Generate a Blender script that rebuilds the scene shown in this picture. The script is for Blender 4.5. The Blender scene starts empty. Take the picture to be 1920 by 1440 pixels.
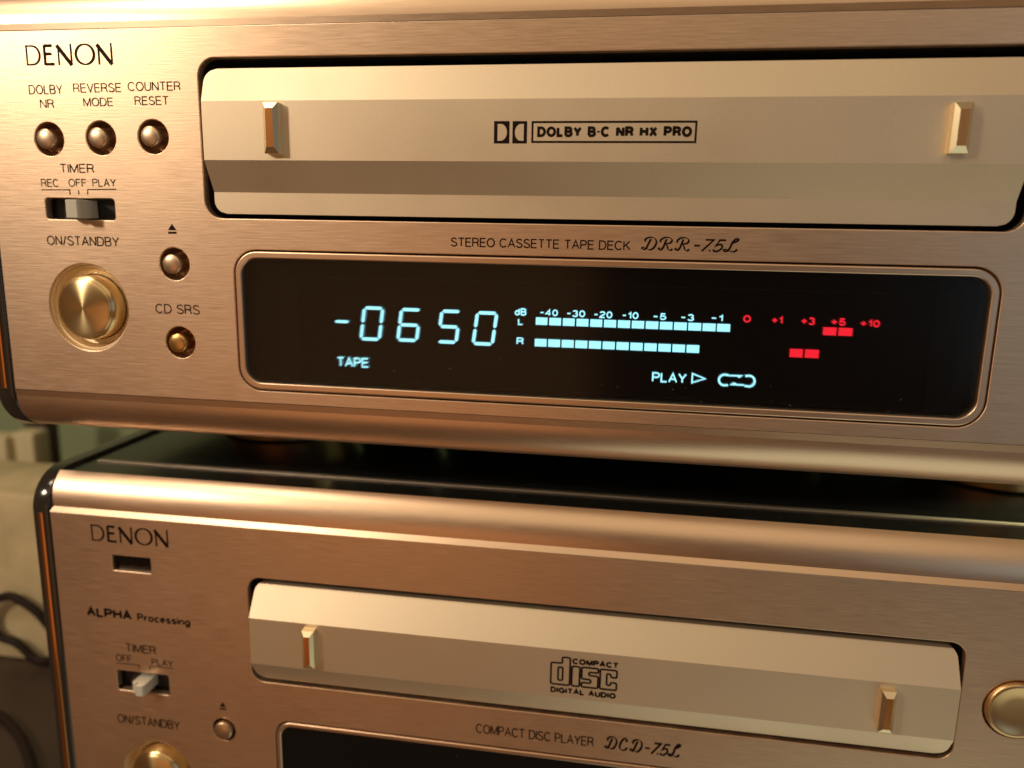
import bpy, bmesh, math, random
from math import radians, sin, cos, pi
random.seed(7)
S = bpy.context.scene
C = S.collection
MM = 0.001
ZC = 165.4            # camera height above the table, millimetres; camera sits at x=0, 150 mm in front of the tape deck
F_PX = 1450.0         # focal length in pixels of the 1920 wide photograph
YAW, PITCH, ROLL = radians(8.932), radians(-11.208), radians(-1.0705)

# ------------------------------------------------------------------ camera
def rot_cols():
    cy, sy, cp, sp, cr, sr = cos(YAW), sin(YAW), cos(PITCH), sin(PITCH), cos(ROLL), sin(ROLL)
    Rz = ((cy, -sy, 0), (sy, cy, 0), (0, 0, 1)); Rx = ((1, 0, 0), (0, cp, -sp), (0, sp, cp)); Ry = ((cr, 0, sr), (0, 1, 0), (-sr, 0, cr))
    mul = lambda A, B: tuple(tuple(sum(A[i][k]*B[k][j] for k in range(3)) for j in range(3)) for i in range(3))
    return mul(mul(Rz, Rx), Ry)
RM = rot_cols()
from mathutils import Matrix, Vector
cam_d = bpy.data.cameras.new('camera'); cam = bpy.data.objects.new('camera', cam_d); C.objects.link(cam)
right = Vector([RM[i][0] for i in range(3)]); fwd = Vector([RM[i][1] for i in range(3)]); up = Vector([RM[i][2] for i in range(3)])
m4 = Matrix.Identity(4)
for i in range(3):
    m4[i][0] = right[i]; m4[i][1] = up[i]; m4[i][2] = -fwd[i]
m4.translation = Vector((0, -150*MM, ZC*MM))
cam.matrix_world = m4
cam_d.sensor_width = 36; cam_d.lens = 36*F_PX/1920
cam_d.clip_start = 0.005; cam_d.clip_end = 20
cam_d.dof.use_dof = True; cam_d.dof.focus_distance = 0.149; cam_d.dof.aperture_fstop = 13.0
S.camera = cam

# ------------------------------------------------------------------ light
W = bpy.data.worlds.new("World"); S.world = W; W.use_nodes = True
bg = W.node_tree.nodes['Background']; bg.inputs[0].default_value = (1.0, 0.50, 0.24, 1); bg.inputs[1].default_value = 0.085
def aim(o, tgt):
    d = Vector(tgt) - o.location; o.rotation_euler = d.to_track_quat('-Z', 'Y').to_euler()
def lamp(name, kind, loc, energy, col, size=0.1, tgt=None, sy=None):
    l = bpy.data.lights.new(name, kind); l.energy = energy; l.color = col
    o = bpy.data.objects.new(name, l); C.objects.link(o); o.location = Vector(loc)*MM + Vector((0, 0, ZC*MM))
    if kind == 'AREA':
        l.size = size
        if sy: l.shape = 'RECTANGLE'; l.size_y = sy
        aim(o, Vector(tgt)*MM + Vector((0, 0, ZC*MM)))
    else:
        l.shadow_soft_size = size
    return o
lamp('table_lamp', 'POINT', (-450, -370, 210), 4.9, (1, .82, .59), 0.035)
lamp('pendant_lamp', 'AREA', (-350, -225, 430), 0.9, (1, .83, .60), 0.13, (-60, 0, -20))
lamp('ceiling_glow', 'AREA', (0, -460, 440), 0.95, (1, .78, .48), 0.85, (0, 0, -20), 0.5)
lamp('room_glow_warm', 'AREA', (-260, -720, -230), 0.31, (1, .44, .16), 0.45, (-60, 0, -60))
lamp('room_glow_cool', 'AREA', (660, -820, 40), 0.46, (.55, .86, 1), 0.50, (60, 0, -30))
lamp('low_bounce_fill', 'AREA', (240, -150, -450), 0.42, (.92, 1, .74), 0.50, (215, -164, 0), 0.40)  # added area light, stands in for a pale surface low in front
lamp('gap_side_fill', 'AREA', (200, 95, -54), 0.9, (.90, 1, .55), 0.04, (20, 80, -52))  # added small greenish fill beside the gap between the decks
S.render.engine = 'CYCLES'
vs = S.view_settings; vs.view_transform = 'Standard'; vs.look = 'None'; vs.exposure = 0.0; vs.gamma = 1.0; vs.use_curve_mapping = False

# ------------------------------------------------------------------ pixel -> point on a plane D millimetres in front of the camera
def P(px, py, D=150.0):
    u = (px-960)/F_PX; v = -(py-720)/F_PX
    d = [RM[i][0]*u + RM[i][1] + RM[i][2]*v for i in range(3)]
    k = D/d[1]
    return d[0]*k, d[2]*k          # x, z (z relative to the camera)

# ------------------------------------------------------------------ materials
def nt(name):
    m = bpy.data.materials.new(name); m.use_nodes = True
    return m, m.node_tree, m.node_tree.nodes['Principled BSDF']
def node(t, kind, **kw):
    n = t.nodes.new(kind)
    for k, v in kw.items(): setattr(n, k, v)
    return n
def plain(name, col, rough=.5, metal=0, spec=.5, coat=0, noise=0, nscale=300, bump=0):
    m, t, b = nt(name)
    b.inputs['Base Color'].default_value = (*col, 1); b.inputs['Roughness'].default_value = rough
    b.inputs['Metallic'].default_value = metal; b.inputs['Specular IOR Level'].default_value = spec
    b.inputs['Coat Weight'].default_value = coat
    if noise or bump:
        tc = node(t, 'ShaderNodeTexCoord'); n = node(t, 'ShaderNodeTexNoise'); n.inputs['Scale'].default_value = nscale; n.inputs['Detail'].default_value = 4
        t.links.new(tc.outputs['Object'], n.inputs['Vector'])
        if noise:
            mr = node(t, 'ShaderNodeMapRange'); mr.inputs['To Min'].default_value = 1-noise; mr.inputs['To Max'].default_value = 1+noise
            t.links.new(n.outputs[0], mr.inputs[0])
            mx = node(t, 'ShaderNodeVectorMath', operation='SCALE'); mx.inputs[0].default_value = col
            t.links.new(mr.outputs[0], mx.inputs['Scale']); t.links.new(mx.outputs[0], b.inputs['Base Color'])
            r2 = node(t, 'ShaderNodeMapRange'); r2.inputs['To Min'].default_value = max(0, rough*(1-noise*1.5)); r2.inputs['To Max'].default_value = min(1, rough*(1+noise*1.5))
            t.links.new(n.outputs[0], r2.inputs[0]); t.links.new(r2.outputs[0], b.inputs['Roughness'])
        if bump:
            bp = node(t, 'ShaderNodeBump'); bp.inputs['Strength'].default_value = 1; bp.inputs['Distance'].default_value = bump
            t.links.new(n.outputs[0], bp.inputs['Height']); t.links.new(bp.outputs[0], b.inputs['Normal'])
    return m
def brushed(name, col, rough=.42, aniso=.25, bump=.000022, streak=(150, 1, 3600), vary=.16):
    m, t, b = nt(name)
    b.inputs['Metallic'].default_value = 1; b.inputs['Anisotropic'].default_value = aniso; b.inputs['Anisotropic Rotation'].default_value = .25
    tan = node(t, 'ShaderNodeCombineXYZ'); tan.inputs[0].default_value = 1
    t.links.new(tan.outputs[0], b.inputs['Tangent'])
    tc = node(t, 'ShaderNodeTexCoord'); mp = node(t, 'ShaderNodeMapping'); mp.inputs['Scale'].default_value = streak
    t.links.new(tc.outputs['Object'], mp.inputs[0])
    n = node(t, 'ShaderNodeTexNoise'); n.inputs['Scale'].default_value = 1; n.inputs['Detail'].default_value = 3; n.inputs['Roughness'].default_value = .65
    t.links.new(mp.outputs[0], n.inputs['Vector'])
    n2 = node(t, 'ShaderNodeTexNoise'); n2.inputs['Scale'].default_value = 22; n2.inputs['Detail'].default_value = 3
    t.links.new(tc.outputs['Object'], n2.inputs['Vector'])
    mr = node(t, 'ShaderNodeMapRange'); mr.inputs['From Min'].default_value = .25; mr.inputs['From Max'].default_value = .75; mr.inputs['To Min'].default_value = 1-vary; mr.inputs['To Max'].default_value = 1+vary*.6
    t.links.new(n.outputs[0], mr.inputs[0])
    sc = node(t, 'ShaderNodeVectorMath', operation='SCALE'); sc.inputs[0].default_value = col
    t.links.new(mr.outputs[0], sc.inputs['Scale']); t.links.new(sc.outputs[0], b.inputs['Base Color'])
    r2 = node(t, 'ShaderNodeMapRange'); r2.inputs['From Min'].default_value = .3; r2.inputs['From Max'].default_value = .7; r2.inputs['To Min'].default_value = rough*.86; r2.inputs['To Max'].default_value = rough*1.14
    ad = node(t, 'ShaderNodeMath', operation='ADD'); hf = node(t, 'ShaderNodeMath', operation='MULTIPLY'); hf.inputs[1].default_value = .5
    t.links.new(n.outputs[0], ad.inputs[0]); t.links.new(n2.outputs[0], ad.inputs[1]); t.links.new(ad.outputs[0], hf.inputs[0]); t.links.new(hf.outputs[0], r2.inputs[0])
    t.links.new(r2.outputs[0], b.inputs['Roughness'])
    bp = node(t, 'ShaderNodeBump'); bp.inputs['Distance'].default_value = bump; bp.inputs['Strength'].default_value = 1
    t.links.new(n.outputs[0], bp.inputs['Height']); t.links.new(bp.outputs[0], b.inputs['Normal'])
    return m
def spun(name, col, rough=.3):
    # metal turned on a lathe: grain runs in circles round the object's own y axis
    m, t, b = nt(name)
    b.inputs['Metallic'].default_value = 1; b.inputs['Anisotropic'].default_value = .85; b.inputs['Anisotropic Rotation'].default_value = .25; b.inputs['Base Color'].default_value = (*col, 1)
    tc = node(t, 'ShaderNodeTexCoord'); cr = node(t, 'ShaderNodeVectorMath', operation='CROSS_PRODUCT'); cr.inputs[1].default_value = (0, 1, 0)
    t.links.new(tc.outputs['Object'], cr.inputs[0]); t.links.new(cr.outputs[0], b.inputs['Tangent'])
    ln = node(t, 'ShaderNodeVectorMath', operation='LENGTH'); t.links.new(cr.outputs[0], ln.inputs[0])
    n = node(t, 'ShaderNodeTexNoise', noise_dimensions='1D'); n.inputs['Scale'].default_value = 5000; n.inputs['Detail'].default_value = 2
    t.links.new(ln.outputs['Value'], n.inputs['W'])
    r2 = node(t, 'ShaderNodeMapRange'); r2.inputs['To Min'].default_value = rough*.88; r2.inputs['To Max'].default_value = rough*1.12
    t.links.new(n.outputs[0], r2.inputs[0]); t.links.new(r2.outputs[0], b.inputs['Roughness'])
    return m
def emis(name, col, st):
    m, t, b = nt(name)
    b.inputs['Base Color'].default_value = (.02, .02, .02, 1); b.inputs['Emission Color'].default_value = (*col, 1); b.inputs['Emission Strength'].default_value = st
    return m
ALU = (.82, .60, .44)
M_panel = brushed('brushed_champagne_aluminium', ALU)
M_trim = brushed('trim_champagne_aluminium', ALU, rough=.35, aniso=.2, bump=.000005, vary=.06)
M_tray = plain('satin_champagne_paint', (.81, .68, .52), .50, .85, noise=.05, nscale=2600, bump=.0000015)
t_ = M_tray.node_tree; n_ = node(t_, 'ShaderNodeTexNoise'); n_.inputs['Scale'].default_value = 26; n_.inputs['Detail'].default_value = 5
c_ = node(t_, 'ShaderNodeTexCoord'); t_.links.new(c_.outputs['Object'], n_.inputs['Vector'])
q_ = node(t_, 'ShaderNodeMapRange'); q_.inputs['From Min'].default_value = .3; q_.inputs['From Max'].default_value = .7; q_.inputs['To Min'].default_value = .44; q_.inputs['To Max'].default_value = .57
t_.links.new(n_.outputs[0], q_.inputs[0]); t_.links.new(q_.outputs[0], t_.nodes['Principled BSDF'].inputs['Roughness'])
M_gold = plain('polished_gold', (.98, .84, .58), .30, 1)
M_inlay = plain('amber_mirror_inlay', (.92, .42, .15), .26, 1)
M_btn = plain('button_champagne_metal', (.74, .56, .40), .36, 1)
M_btn2 = plain('button_gold_metal', (.78, .48, .18), .32, 1)
M_spun = spun('spun_gold_metal', (.86, .66, .36), .30)
M_dish = plain('dish_gold_metal', (.84, .69, .50), .55, 1)
M_playb = plain('play_button_gold', (.72, .50, .27), .34, 1)
M_recess = plain('recess_bronze_metal', (.42, .27, .17), .42, 1)
M_blackp = plain('black_plastic', (.012, .011, .010), .35, noise=.1, nscale=900)
M_blackgl = plain('black_gloss_plastic', (.030, .024, .020), .14, coat=.4)
M_blackgap = plain('black_matt_plastic', (.010, .010, .012), .5)
M_ink = plain('dark_printing_ink', (.014, .006, .004), .6, spec=.12)
M_ink2 = plain('fine_printing_ink', (.030, .016, .010), .6, spec=.12)
M_slider = plain('pale_grey_plastic', (.64, .61, .54), .3)
M_strip = plain('copper_reflection', (.75, .36, .14), .2, 1)
M_cover = brushed('black_lacquered_steel', (.020, .021, .020), rough=.22, aniso=.5, bump=.000001, streak=(60, 500, 1), vary=.2)
M_cover.node_tree.nodes['Principled BSDF'].inputs['Metallic'].default_value = 0; M_cover.node_tree.nodes['Principled BSDF'].inputs['Specular IOR Level'].default_value = .9
M_edge = plain('lit_steel_edge', (.80, .66, .55), .5, 1)  # pale colour imitates light caught along the cover's front edge
M_rubber = plain('black_rubber', (.012, .012, .012), .7)
M_vfd = emis('phosphor_cyan', (.42, .93, 1.0), 1.5)
M_red = emis('phosphor_red', (1.0, .014, .030), 1.3)

# ------------------------------------------------------------------ object helpers (all lengths in millimetres, z relative to the camera height)
ORG = {}
def empty(name, loc):
    o = bpy.data.objects.new(name, None); C.objects.link(o); o.empty_display_size = .02
    o.location = Vector((loc[0], loc[1], loc[2]+ZC))*MM; ORG[o] = Vector(loc)
    return o
def obj(name, verts, faces, mat, parent=None, org=(0, 0, 0), smooth=None, mats=None, fm=None):
    me = bpy.data.meshes.new(name)
    me.from_pydata([((v[0]-org[0])*MM, (v[1]-org[1])*MM, (v[2]-org[2])*MM) for v in verts], [], faces)
    me.validate(); me.update()
    return link(name, me, mat, parent, org, smooth, mats, fm)
def link(name, me, mat, parent=None, org=(0, 0, 0), smooth=None, mats=None, fm=None):
    for mt in (mats or [mat]): me.materials.append(mt)
    if fm:
        for p, i in zip(me.polygons, fm): p.material_index = i
    if smooth is not None:
        for p in me.polygons: p.use_smooth = True
        me.set_sharp_from_angle(angle=radians(smooth))
    o = bpy.data.objects.new(name, me); C.objects.link(o)
    if parent is not None:
        o.parent = parent; o.location = (Vector(org)-ORG[parent])*MM
    else:
        o.location = Vector((org[0], org[1], org[2]+ZC))*MM
    ORG[o] = Vector(org)
    return o
def tag(o, label, cat, group=None, kind=None):
    if label: o['label'] = label
    if cat: o['category'] = cat
    if group: o['group'] = group
    if kind: o['kind'] = kind
    return o
def rrect(x0, x1, z0, z1, r, n=8):
    pts = []
    for cx, cz, a in ((x1-r, z1-r, 0), (x0+r, z1-r, 90), (x0+r, z0+r, 180), (x1-r, z0+r, 270)):
        for i in range(n+1):
            t = radians(a+90*i/n); pts.append((cx+r*cos(t), cz+r*sin(t)))
    return pts
def circ(cx, cz, r, n=48): return [(cx+r*cos(2*pi*i/n), cz+r*sin(2*pi*i/n)) for i in range(n)]
def plate(name, loops, y0, th, mat, parent, bevel=0.0, smooth=30):
    """flat plate in the x-z plane, front face at y0, thickness th going back; loops[0] outline, the others are holes"""
    cu = bpy.data.curves.new('tmp', 'CURVE'); cu.dimensions = '2D'; cu.fill_mode = 'BOTH'
    cu.extrude = max(0.0, (th/2-bevel))*MM; cu.bevel_depth = bevel*MM; cu.bevel_resolution = 2; cu.offset = -bevel*MM
    for L in loops:
        sp = cu.splines.new('POLY'); sp.points.add(len(L)-1); sp.use_cyclic_u = True
        for p, q in zip(sp.points, L): p.co = (q[0]*MM, q[1]*MM, 0, 1)
    o = bpy.data.objects.new('tmp', cu); C.objects.link(o)
    dg = bpy.context.evaluated_depsgraph_get(); dg.update()
    me = bpy.data.meshes.new_from_object(o.evaluated_get(dg))
    bpy.data.objects.remove(o); bpy.data.curves.remove(cu)
    me.name = name; me.materials.clear()
    org = (loops[0][0][0], y0, loops[0][0][1])
    for v in me.vertices:
        x, y, z = v.co
        v.co = (x-org[0]*MM, (th/2)*MM - z, y-org[2]*MM)
    bm = bmesh.new(); bm.from_mesh(me); bmesh.ops.remove_doubles(bm, verts=bm.verts, dist=1e-7); bm.to_mesh(me); bm.free()
    o = link(name, me, mat, parent, org, smooth)
    for p in me.polygons:
        if abs(p.normal.y) > .99: p.use_smooth = False
    return o
def box(name, x0, x1, y0, y1, z0, z1, mat, parent=None, bevel=0.0, seg=2):
    c = ((x0+x1)/2, (y0+y1)/2, z0)
    bm = bmesh.new()
    vs_ = [bm.verts.new(((x-c[0])*MM, (y-c[1])*MM, (z-c[2])*MM)) for x in (x0, x1) for y in (y0, y1) for z in (z0, z1)]
    for f in ((0, 1, 3, 2), (4, 6, 7, 5), (0, 4, 5, 1), (2, 3, 7, 6), (0, 2, 6, 4), (1, 5, 7, 3)): bm.faces.new([vs_[i] for i in f])
    bmesh.ops.recalc_face_normals(bm, faces=bm.faces)
    if bevel: bmesh.ops.bevel(bm, geom=list(bm.edges), offset=bevel*MM, segments=seg, profile=.5, affect='EDGES')
    me = bpy.data.meshes.new(name); bm.to_mesh(me); bm.free()
    return link(name, me, mat, parent, c, 35)
def extrude_x(name, prof, x0, x1, mat, parent, closed=False, smooth=28, bevel=0.0, n=1):
    """profile of (y, z) points pulled along x"""
    V = []; Fc = []; k = len(prof)
    for j in range(n+1):
        x = x0+(x1-x0)*j/n
        V += [(x, y, z) for y, z in prof]
    for j in range(n):
        for i in range(k if closed else k-1):
            a = j*k+i; b = j*k+(i+1) % k
            Fc.append((a, b, b+k, a+k))
    if closed: Fc += [tuple(range(k-1, -1, -1)), tuple(range(n*k, n*k+k))]
    o = obj(name, V, Fc, mat, parent, ((x0+x1)/2, prof[0][0], prof[0][1]))
    bm = bmesh.new(); bm.from_mesh(o.data); bmesh.ops.recalc_face_normals(bm, faces=bm.faces)
    if bevel:
        es = [e for e in bm.edges if len(e.link_faces) == 2 and e.calc_face_angle() > .9]
        bmesh.ops.bevel(bm, geom=es, offset=bevel*MM, segments=3, profile=.5, affect='EDGES')
    bm.to_mesh(o.data); bm.free()
    for p in o.data.polygons: p.use_smooth = True
    o.data.set_sharp_from_angle(angle=radians(smooth))
    return o
def lathe(name, prof, cx, cz, mat, parent, n=64, smooth=28):
    """profile of (radius, y) turned round the axis that points at the viewer"""
    V = []; Fc = []; k = len(prof)
    for i in range(n):
        a = 2*pi*i/n
        V += [(cx+r*cos(a), y, cz+r*sin(a)) for r, y in prof]
    for i in range(n):
        j = (i+1) % n
        for q in range(k-1):
            Fc.append((i*k+q, i*k+q+1, j*k+q+1, j*k+q))
    o = obj(name, V, Fc, mat, parent, (cx, prof[0][1], cz))
    bm = bmesh.new(); bm.from_mesh(o.data); bmesh.ops.remove_doubles(bm, verts=bm.verts, dist=1e-7); bmesh.ops.recalc_face_normals(bm, faces=bm.faces); bm.to_mesh(o.data); bm.free()
    for p in o.data.polygons: p.use_smooth = True
    o.data.set_sharp_from_angle(angle=radians(smooth))
    return o

# ------------------------------------------------------------------ lettering: single-line glyphs turned into flat ribbons
def A_(cx, cy, rx, ry, a0, a1, n=10): return [(cx+rx*cos(radians(a0+(a1-a0)*i/n)), cy+ry*sin(radians(a0+(a1-a0)*i/n))) for i in range(n+1)]
oval = lambda w: [A_(w/2, .5, w/2, .5, 90, 450, 28)]
G = {
 'A': (.68, [[(0, 0), (.34, 1), (.68, 0)], [(.12, .35), (.56, .35)]]),
 'B': (.60, [[(0, 0), (0, 1), (.32, 1)]+A_(.32, .76, .24, .24, 90, -90)+[(0, .52)], [(.02, .52), (.34, .52)]+A_(.34, .26, .26, .26, 90, -90)+[(0, 0)]]),
 'C': (.70, [A_(.37, .5, .37, .5, 42, 318, 24)]),
 'D': (.66, [[(0, 0), (0, 1), (.28, 1)]+A_(.28, .5, .38, .5, 90, -90, 16)+[(0, 0)]]),
 'E': (.56, [[(.56, 1), (0, 1), (0, 0), (.57, 0)], [(0, .53), (.52, .53)]]),
 'F': (.54, [[(.54, 1), (0, 1), (0, 0)], [(0, .52), (.46, .52)]]),
 'G': (.72, [A_(.37, .5, .37, .5, 45, 350, 24)+[(.74, .46), (.42, .46)]]),
 'H': (.62, [[(0, 0), (0, 1)], [(.62, 0), (.62, 1)], [(0, .53), (.62, .53)]]),
 'I': (.0, [[(0, 0), (0, 1)]]),
 'K': (.62, [[(0, 0), (0, 1)], [(.58, 1), (.02, .40)], [(.2, .6), (.62, 0)]]),
 'L': (.50, [[(0, 1), (0, 0), (.50, 0)]]),
 'M': (.76, [[(0, -.02), (0, 1.02)], [(.01, 1), (.38, .06), (.75, 1)], [(.76, -.02), (.76, 1.02)]]),
 'N': (.62, [[(0, -.02), (0, 1.02)], [(.01, 1), (.61, 0)], [(.62, -.02), (.62, 1.02)]]),
 'O': (.76, oval(.76)),
 'P': (.58, [[(0, 0), (0, 1), (.32, 1)]+A_(.32, .74, .26, .26, 90, -90)+[(0, .48)]]),
 'R': (.62, [[(0, 0), (0, 1), (.34, 1)]+A_(.34, .75, .25, .25, 90, -90)+[(0, .5)], [(.34, .5), (.5, .42), (.56, .2), (.62, 0)]]),
 'S': (.60, [A_(.30, .755, .27, .245, 20, 200, 12)+[(.09, .62), (.3, .52), (.5, .43)]+A_(.30, .25, .30, .25, 30, -165, 14)]),
 'T': (.60, [[(0, 1), (.60, 1)], [(.30, .98), (.30, 0)]]),
 'U': (.62, [[(0, 1), (0, .3)]+A_(.31, .3, .31, .3, 180, 360, 14)+[(.62, 1)]]),
 'V': (.64, [[(0, 1), (.32, 0), (.64, 1)]]),
 'X': (.62, [[(0, 0), (.60, 1)], [(.02, 1), (.62, 0)]]),
 'Y': (.64, [[(0, 1), (.32, .44), (.64, 1)], [(.32, .44), (.32, 0)]]),
 '0': (.56, oval(.56)),
 '1': (.26, [[(0, .76), (.16, .82), (.26, 1), (.26, 0)]]),
 '2': (.54, [A_(.27, .72, .27, .28, 165, -30, 12)+[(.05, .2), (0, 0), (.55, 0)]]),
 '3': (.54, [A_(.26, .75, .24, .25, 160, -80, 12), A_(.26, .26, .28, .27, 80, -160, 12)]),
 '4': (.58, [[(.44, 0), (.44, 1), (0, .3), (.58, .3)]]),
 '5': (.54, [[(.50, 1), (.10, 1), (.04, .48)]+A_(.27, .31, .27, .31, 140, -155, 14)]),
 '7': (.54, [[(0, 1), (.54, 1), (.18, 0)]]),
 '-': (.40, [[(0, .48), (.40, .48)]]),
 '+': (.58, [[(0, .46), (.58, .46)], [(.29, .84), (.29, .08)]]),
 '/': (.30, [[(0, -.02), (.30, 1.02)]]),
 '.': (.04, [[(0, 0), (0, .12)]]),
 '\u00b7': (.10, [[(.05, .40), (.05, .60)]]),
 ' ': (.22, []),
 'd': (.50, [A_(.25, .33, .25, .33, 40, 320, 18), [(.5, 1), (.5, 0)]]),
 'r': (.30, [[(0, 0), (0, .66)], [(0, .45), (.1, .62), (.32, .66)]]),
 'o': (.52, [A_(.26, .33, .26, .33, 90, 450, 20)]),
 'c': (.46, [A_(.26, .33, .26, .33, 45, 315, 16)]),
 'e': (.50, [[(.02, .36), (.50, .36)]+A_(.26, .33, .25, .33, 8, 310, 16)]),
 's': (.44, [A_(.22, .49, .19, .17, 20, 210, 10)+A_(.22, .17, .22, .17, 40, -160, 10)]),
 'i': (.0, [[(0, 0), (0, .66)], [(0, .84), (0, 1)]]),
 'n': (.46, [[(0, 0), (0, .66)], [(0, .42)]+A_(.23, .42, .23, .24, 170, 0, 8)+[(.46, 0)]]),
 'g': (.50, [A_(.25, .33, .25, .33, 40, 320, 18), [(.5, .66), (.5, -.1)]+A_(.25, -.1, .25, .2, 0, -160, 8)]),
}
def ribbon(pts, w, V, Fc, to3):
    """w: a number or a function of (index fraction, direction angle)"""
    q = [pts[0]]
    for p in pts[1:]:
        if math.dist(p, q[-1]) > 1e-5: q.append(p)
    if len(q) < 2: return
    closed = math.dist(q[0], q[-1]) < 1e-4 and len(q) > 3
    if closed: q = q[:-1]
    n = len(q); base = len(V)
    for i in range(n):
        a = q[i-1] if (i > 0 or closed) else None; b = q[(i+1) % n] if (i < n-1 or closed) else None
        d1 = None if a is None else ((q[i][0]-a[0]), (q[i][1]-a[1])); d2 = None if b is None else ((b[0]-q[i][0]), (b[1]-q[i][1]))
        nrm = lambda d: (d[0]/math.hypot(*d), d[1]/math.hypot(*d))
        d1 = nrm(d1) if d1 else nrm(d2); d2 = nrm(d2) if d2 else d1
        t = (d1[0]+d2[0], d1[1]+d2[1]); L = math.hypot(*t)
        t = d2 if L < 1e-3 else (t[0]/L, t[1]/L)
        c = max(.45, t[0]*d2[0]+t[1]*d2[1])
        ww = (w(i/max(1, n-1), math.atan2(t[1], t[0])) if callable(w) else w)/2/c
        V.append(to3(q[i][0]-t[1]*ww, q[i][1]+t[0]*ww)); V.append(to3(q[i][0]+t[1]*ww, q[i][1]-t[0]*ww))
    for i in range(n if closed else n-1):
        j = (i+1) % n
        Fc.append((base+2*i, base+2*j, base+2*j+1, base+2*i+1))
def strokes(name, sl, y, mat, parent):
    """sl: list of (points in x,z mm, width)"""
    V = []; Fc = []
    for k, (pts, w) in enumerate(sl):
        yy = y-.006*(k % 5)
        ribbon(pts, w, V, Fc, lambda a, b, yy=yy: (a, yy, b))
    return obj(name, V, Fc, mat, parent, V[0])
def text_strokes(s, x0, x1, z0, h, wt, slant=0.0, track=.20, stretch_low=0.0):
    """lettering fitted between x0 and x1, baseline z0, cap height h, stroke weight wt (fraction of h)"""
    adv = 0; items = []
    for ch in s:
        w, g = G[ch]; items.append((adv, g)); adv += w+track
    total = adv-track
    hw = wt*h/2
    sx = (x1-x0-2*hw)/total; sz = h-2*hw
    out = []
    for a, g in items:
        for pl in g:
            out.append(([(x0+hw+(a+px)*sx+slant*pz*sz, z0+hw+pz*sz) for px, pz in pl], wt*h))
    return out
def label(s, pxl, pxr, D, y, mat, parent, wt=.11, name='printed_label', **kw):
    """pxl = (px left, py baseline left, py top left), pxr = (px right, py baseline right)"""
    xa, za = P(pxl[0], pxl[1], D); xb, zb = P(pxr[0], pxr[1], D); zt = P(pxl[0], pxl[2], D)[1]
    return strokes(name, text_strokes(s, xa, xb, (za+zb)/2, zt-za, wt, **kw), y, mat, parent)
def catmull(p, n=7):
    out = []
    q = [p[0]]+list(p)+[p[-1]]
    for i in range(1, len(q)-2):
        a, b, c, d = q[i-1], q[i], q[i+1], q[i+2]
        for k in range(n):
            t = k/n
            out.append(tuple(.5*((2*b[j])+(-a[j]+c[j])*t+(2*a[j]-5*b[j]+4*c[j]-d[j])*t*t+(-a[j]+3*b[j]-3*c[j]+d[j])*t**3) for j in range(2)))
    out.append(p[-1]); return out
SCRIPT = {
 'D': (1.0, [[(.62, .86), (.48, .55), (.34, .2), (.16, .03), (.02, .10), (.12, .20), (.35, .08), (.62, .02), (.88, .25), (1.0, .62), (.88, .92), (.6, 1.0), (.32, .92), (.2, .74), (.28, .62)]]),
 'R': (.98, [[(.52, .88), (.42, .55), (.30, .2), (.14, .02), (.0, .08), (.08, .2)], [(.10, .62), (.14, .82), (.4, 1.0), (.75, .98), (.90, .80), (.78, .58), (.5, .50), (.58, .36), (.66, .1), (.80, .0), (.96, .12)]]),
 'C': (.86, [[(.62, .72), (.72, .86), (.62, 1.0), (.36, .86), (.16, .5), (.12, .2), (.28, .02), (.55, .05), (.78, .25)]]),
 'L': (.98, [[(.55, .70), (.72, .72), (.95, .88), (.98, 1.0), (.8, .98), (.58, .7), (.44, .3), (.26, .06), (.06, .02), (.04, .14), (.2, .17), (.42, .06), (.66, .0), (.84, .08), (.92, .2)]]),
}
def script_label(s, pxl, pxr, D, y, mat, parent):
    xa, za = P(pxl[0], pxl[1], D); xb, zb = P(pxr[0], pxr[1], D); zt = P(pxl[0], pxl[2], D)[1]
    h = zt-za; z0 = (za+zb)/2; adv = 0; it = []
    for ch in s:
        if ch in SCRIPT: w, g = SCRIPT[ch]; it.append((adv, [catmull(p) for p in g], True)); adv += w+.17
        else: w, g = G[ch]; it.append((adv, [[(a+.42*b-.08, b*.88) for a, b in p] for p in g], False)); adv += w+(.16 if ch != '.' else .12)
    sx = (xb-xa)/adv; out = []
    pen = lambda f, a: h*(.045+.12*abs(sin(a-radians(150))))
    for a0, g, sc in it:
        for p in g: out.append(([(xa+(a0+a)*sx, z0+b*h) for a, b in p], pen if sc else .15*h))
    return strokes('printed_model_name', out, y, mat, parent)
def maker_logo(pxl, pxr, D, y, parent):
    xa, za = P(pxl[0], pxl[1], D); xb, zb = P(pxr[0], pxr[1], D); h = P(pxl[0], pxl[2], D)[1]-za
    z0 = (za+zb)/2; sx = (xb-xa)/3.86; out = []
    thin, thick, mid = .10*h, .20*h, .145*h
    def add(x, pts, w): out.append(([(xa+(x+a)*sx, z0+b*h) for a, b in pts], w))
    ring = lambda f, a: h*(.075+.075*abs(sin(a)))
    add(0, [(.03, 0), (.03, .985)], thin); add(0, [(-.02, .96), (.28, .96)]+A_(.28, .5, .33, .46, 90, -90, 16)+[(.0, .04)], lambda f, a: h*(.085+.04*abs(sin(a))))
    add(.80, [(.04, 0), (.04, .98)], mid); add(.80, [(.04, .955), (.40, .955)], mid); add(.80, [(.05, .55), (.36, .55)], mid); add(.80, [(.04, .045), (.45, .045)], mid)
    for x in (1.42, 3.20):
        add(x, [(.04, -.01), (.04, .97)], thin); add(x, [(-.02, .97), (.60, -.02)], thick); add(x, [(.60, 0), (.60, 1.03)], thin)
    add(2.22, A_(.41, .5, .40, .49, 90, 450, 36), ring)
    return strokes('maker_logo', out, y, M_ink, parent)
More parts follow.
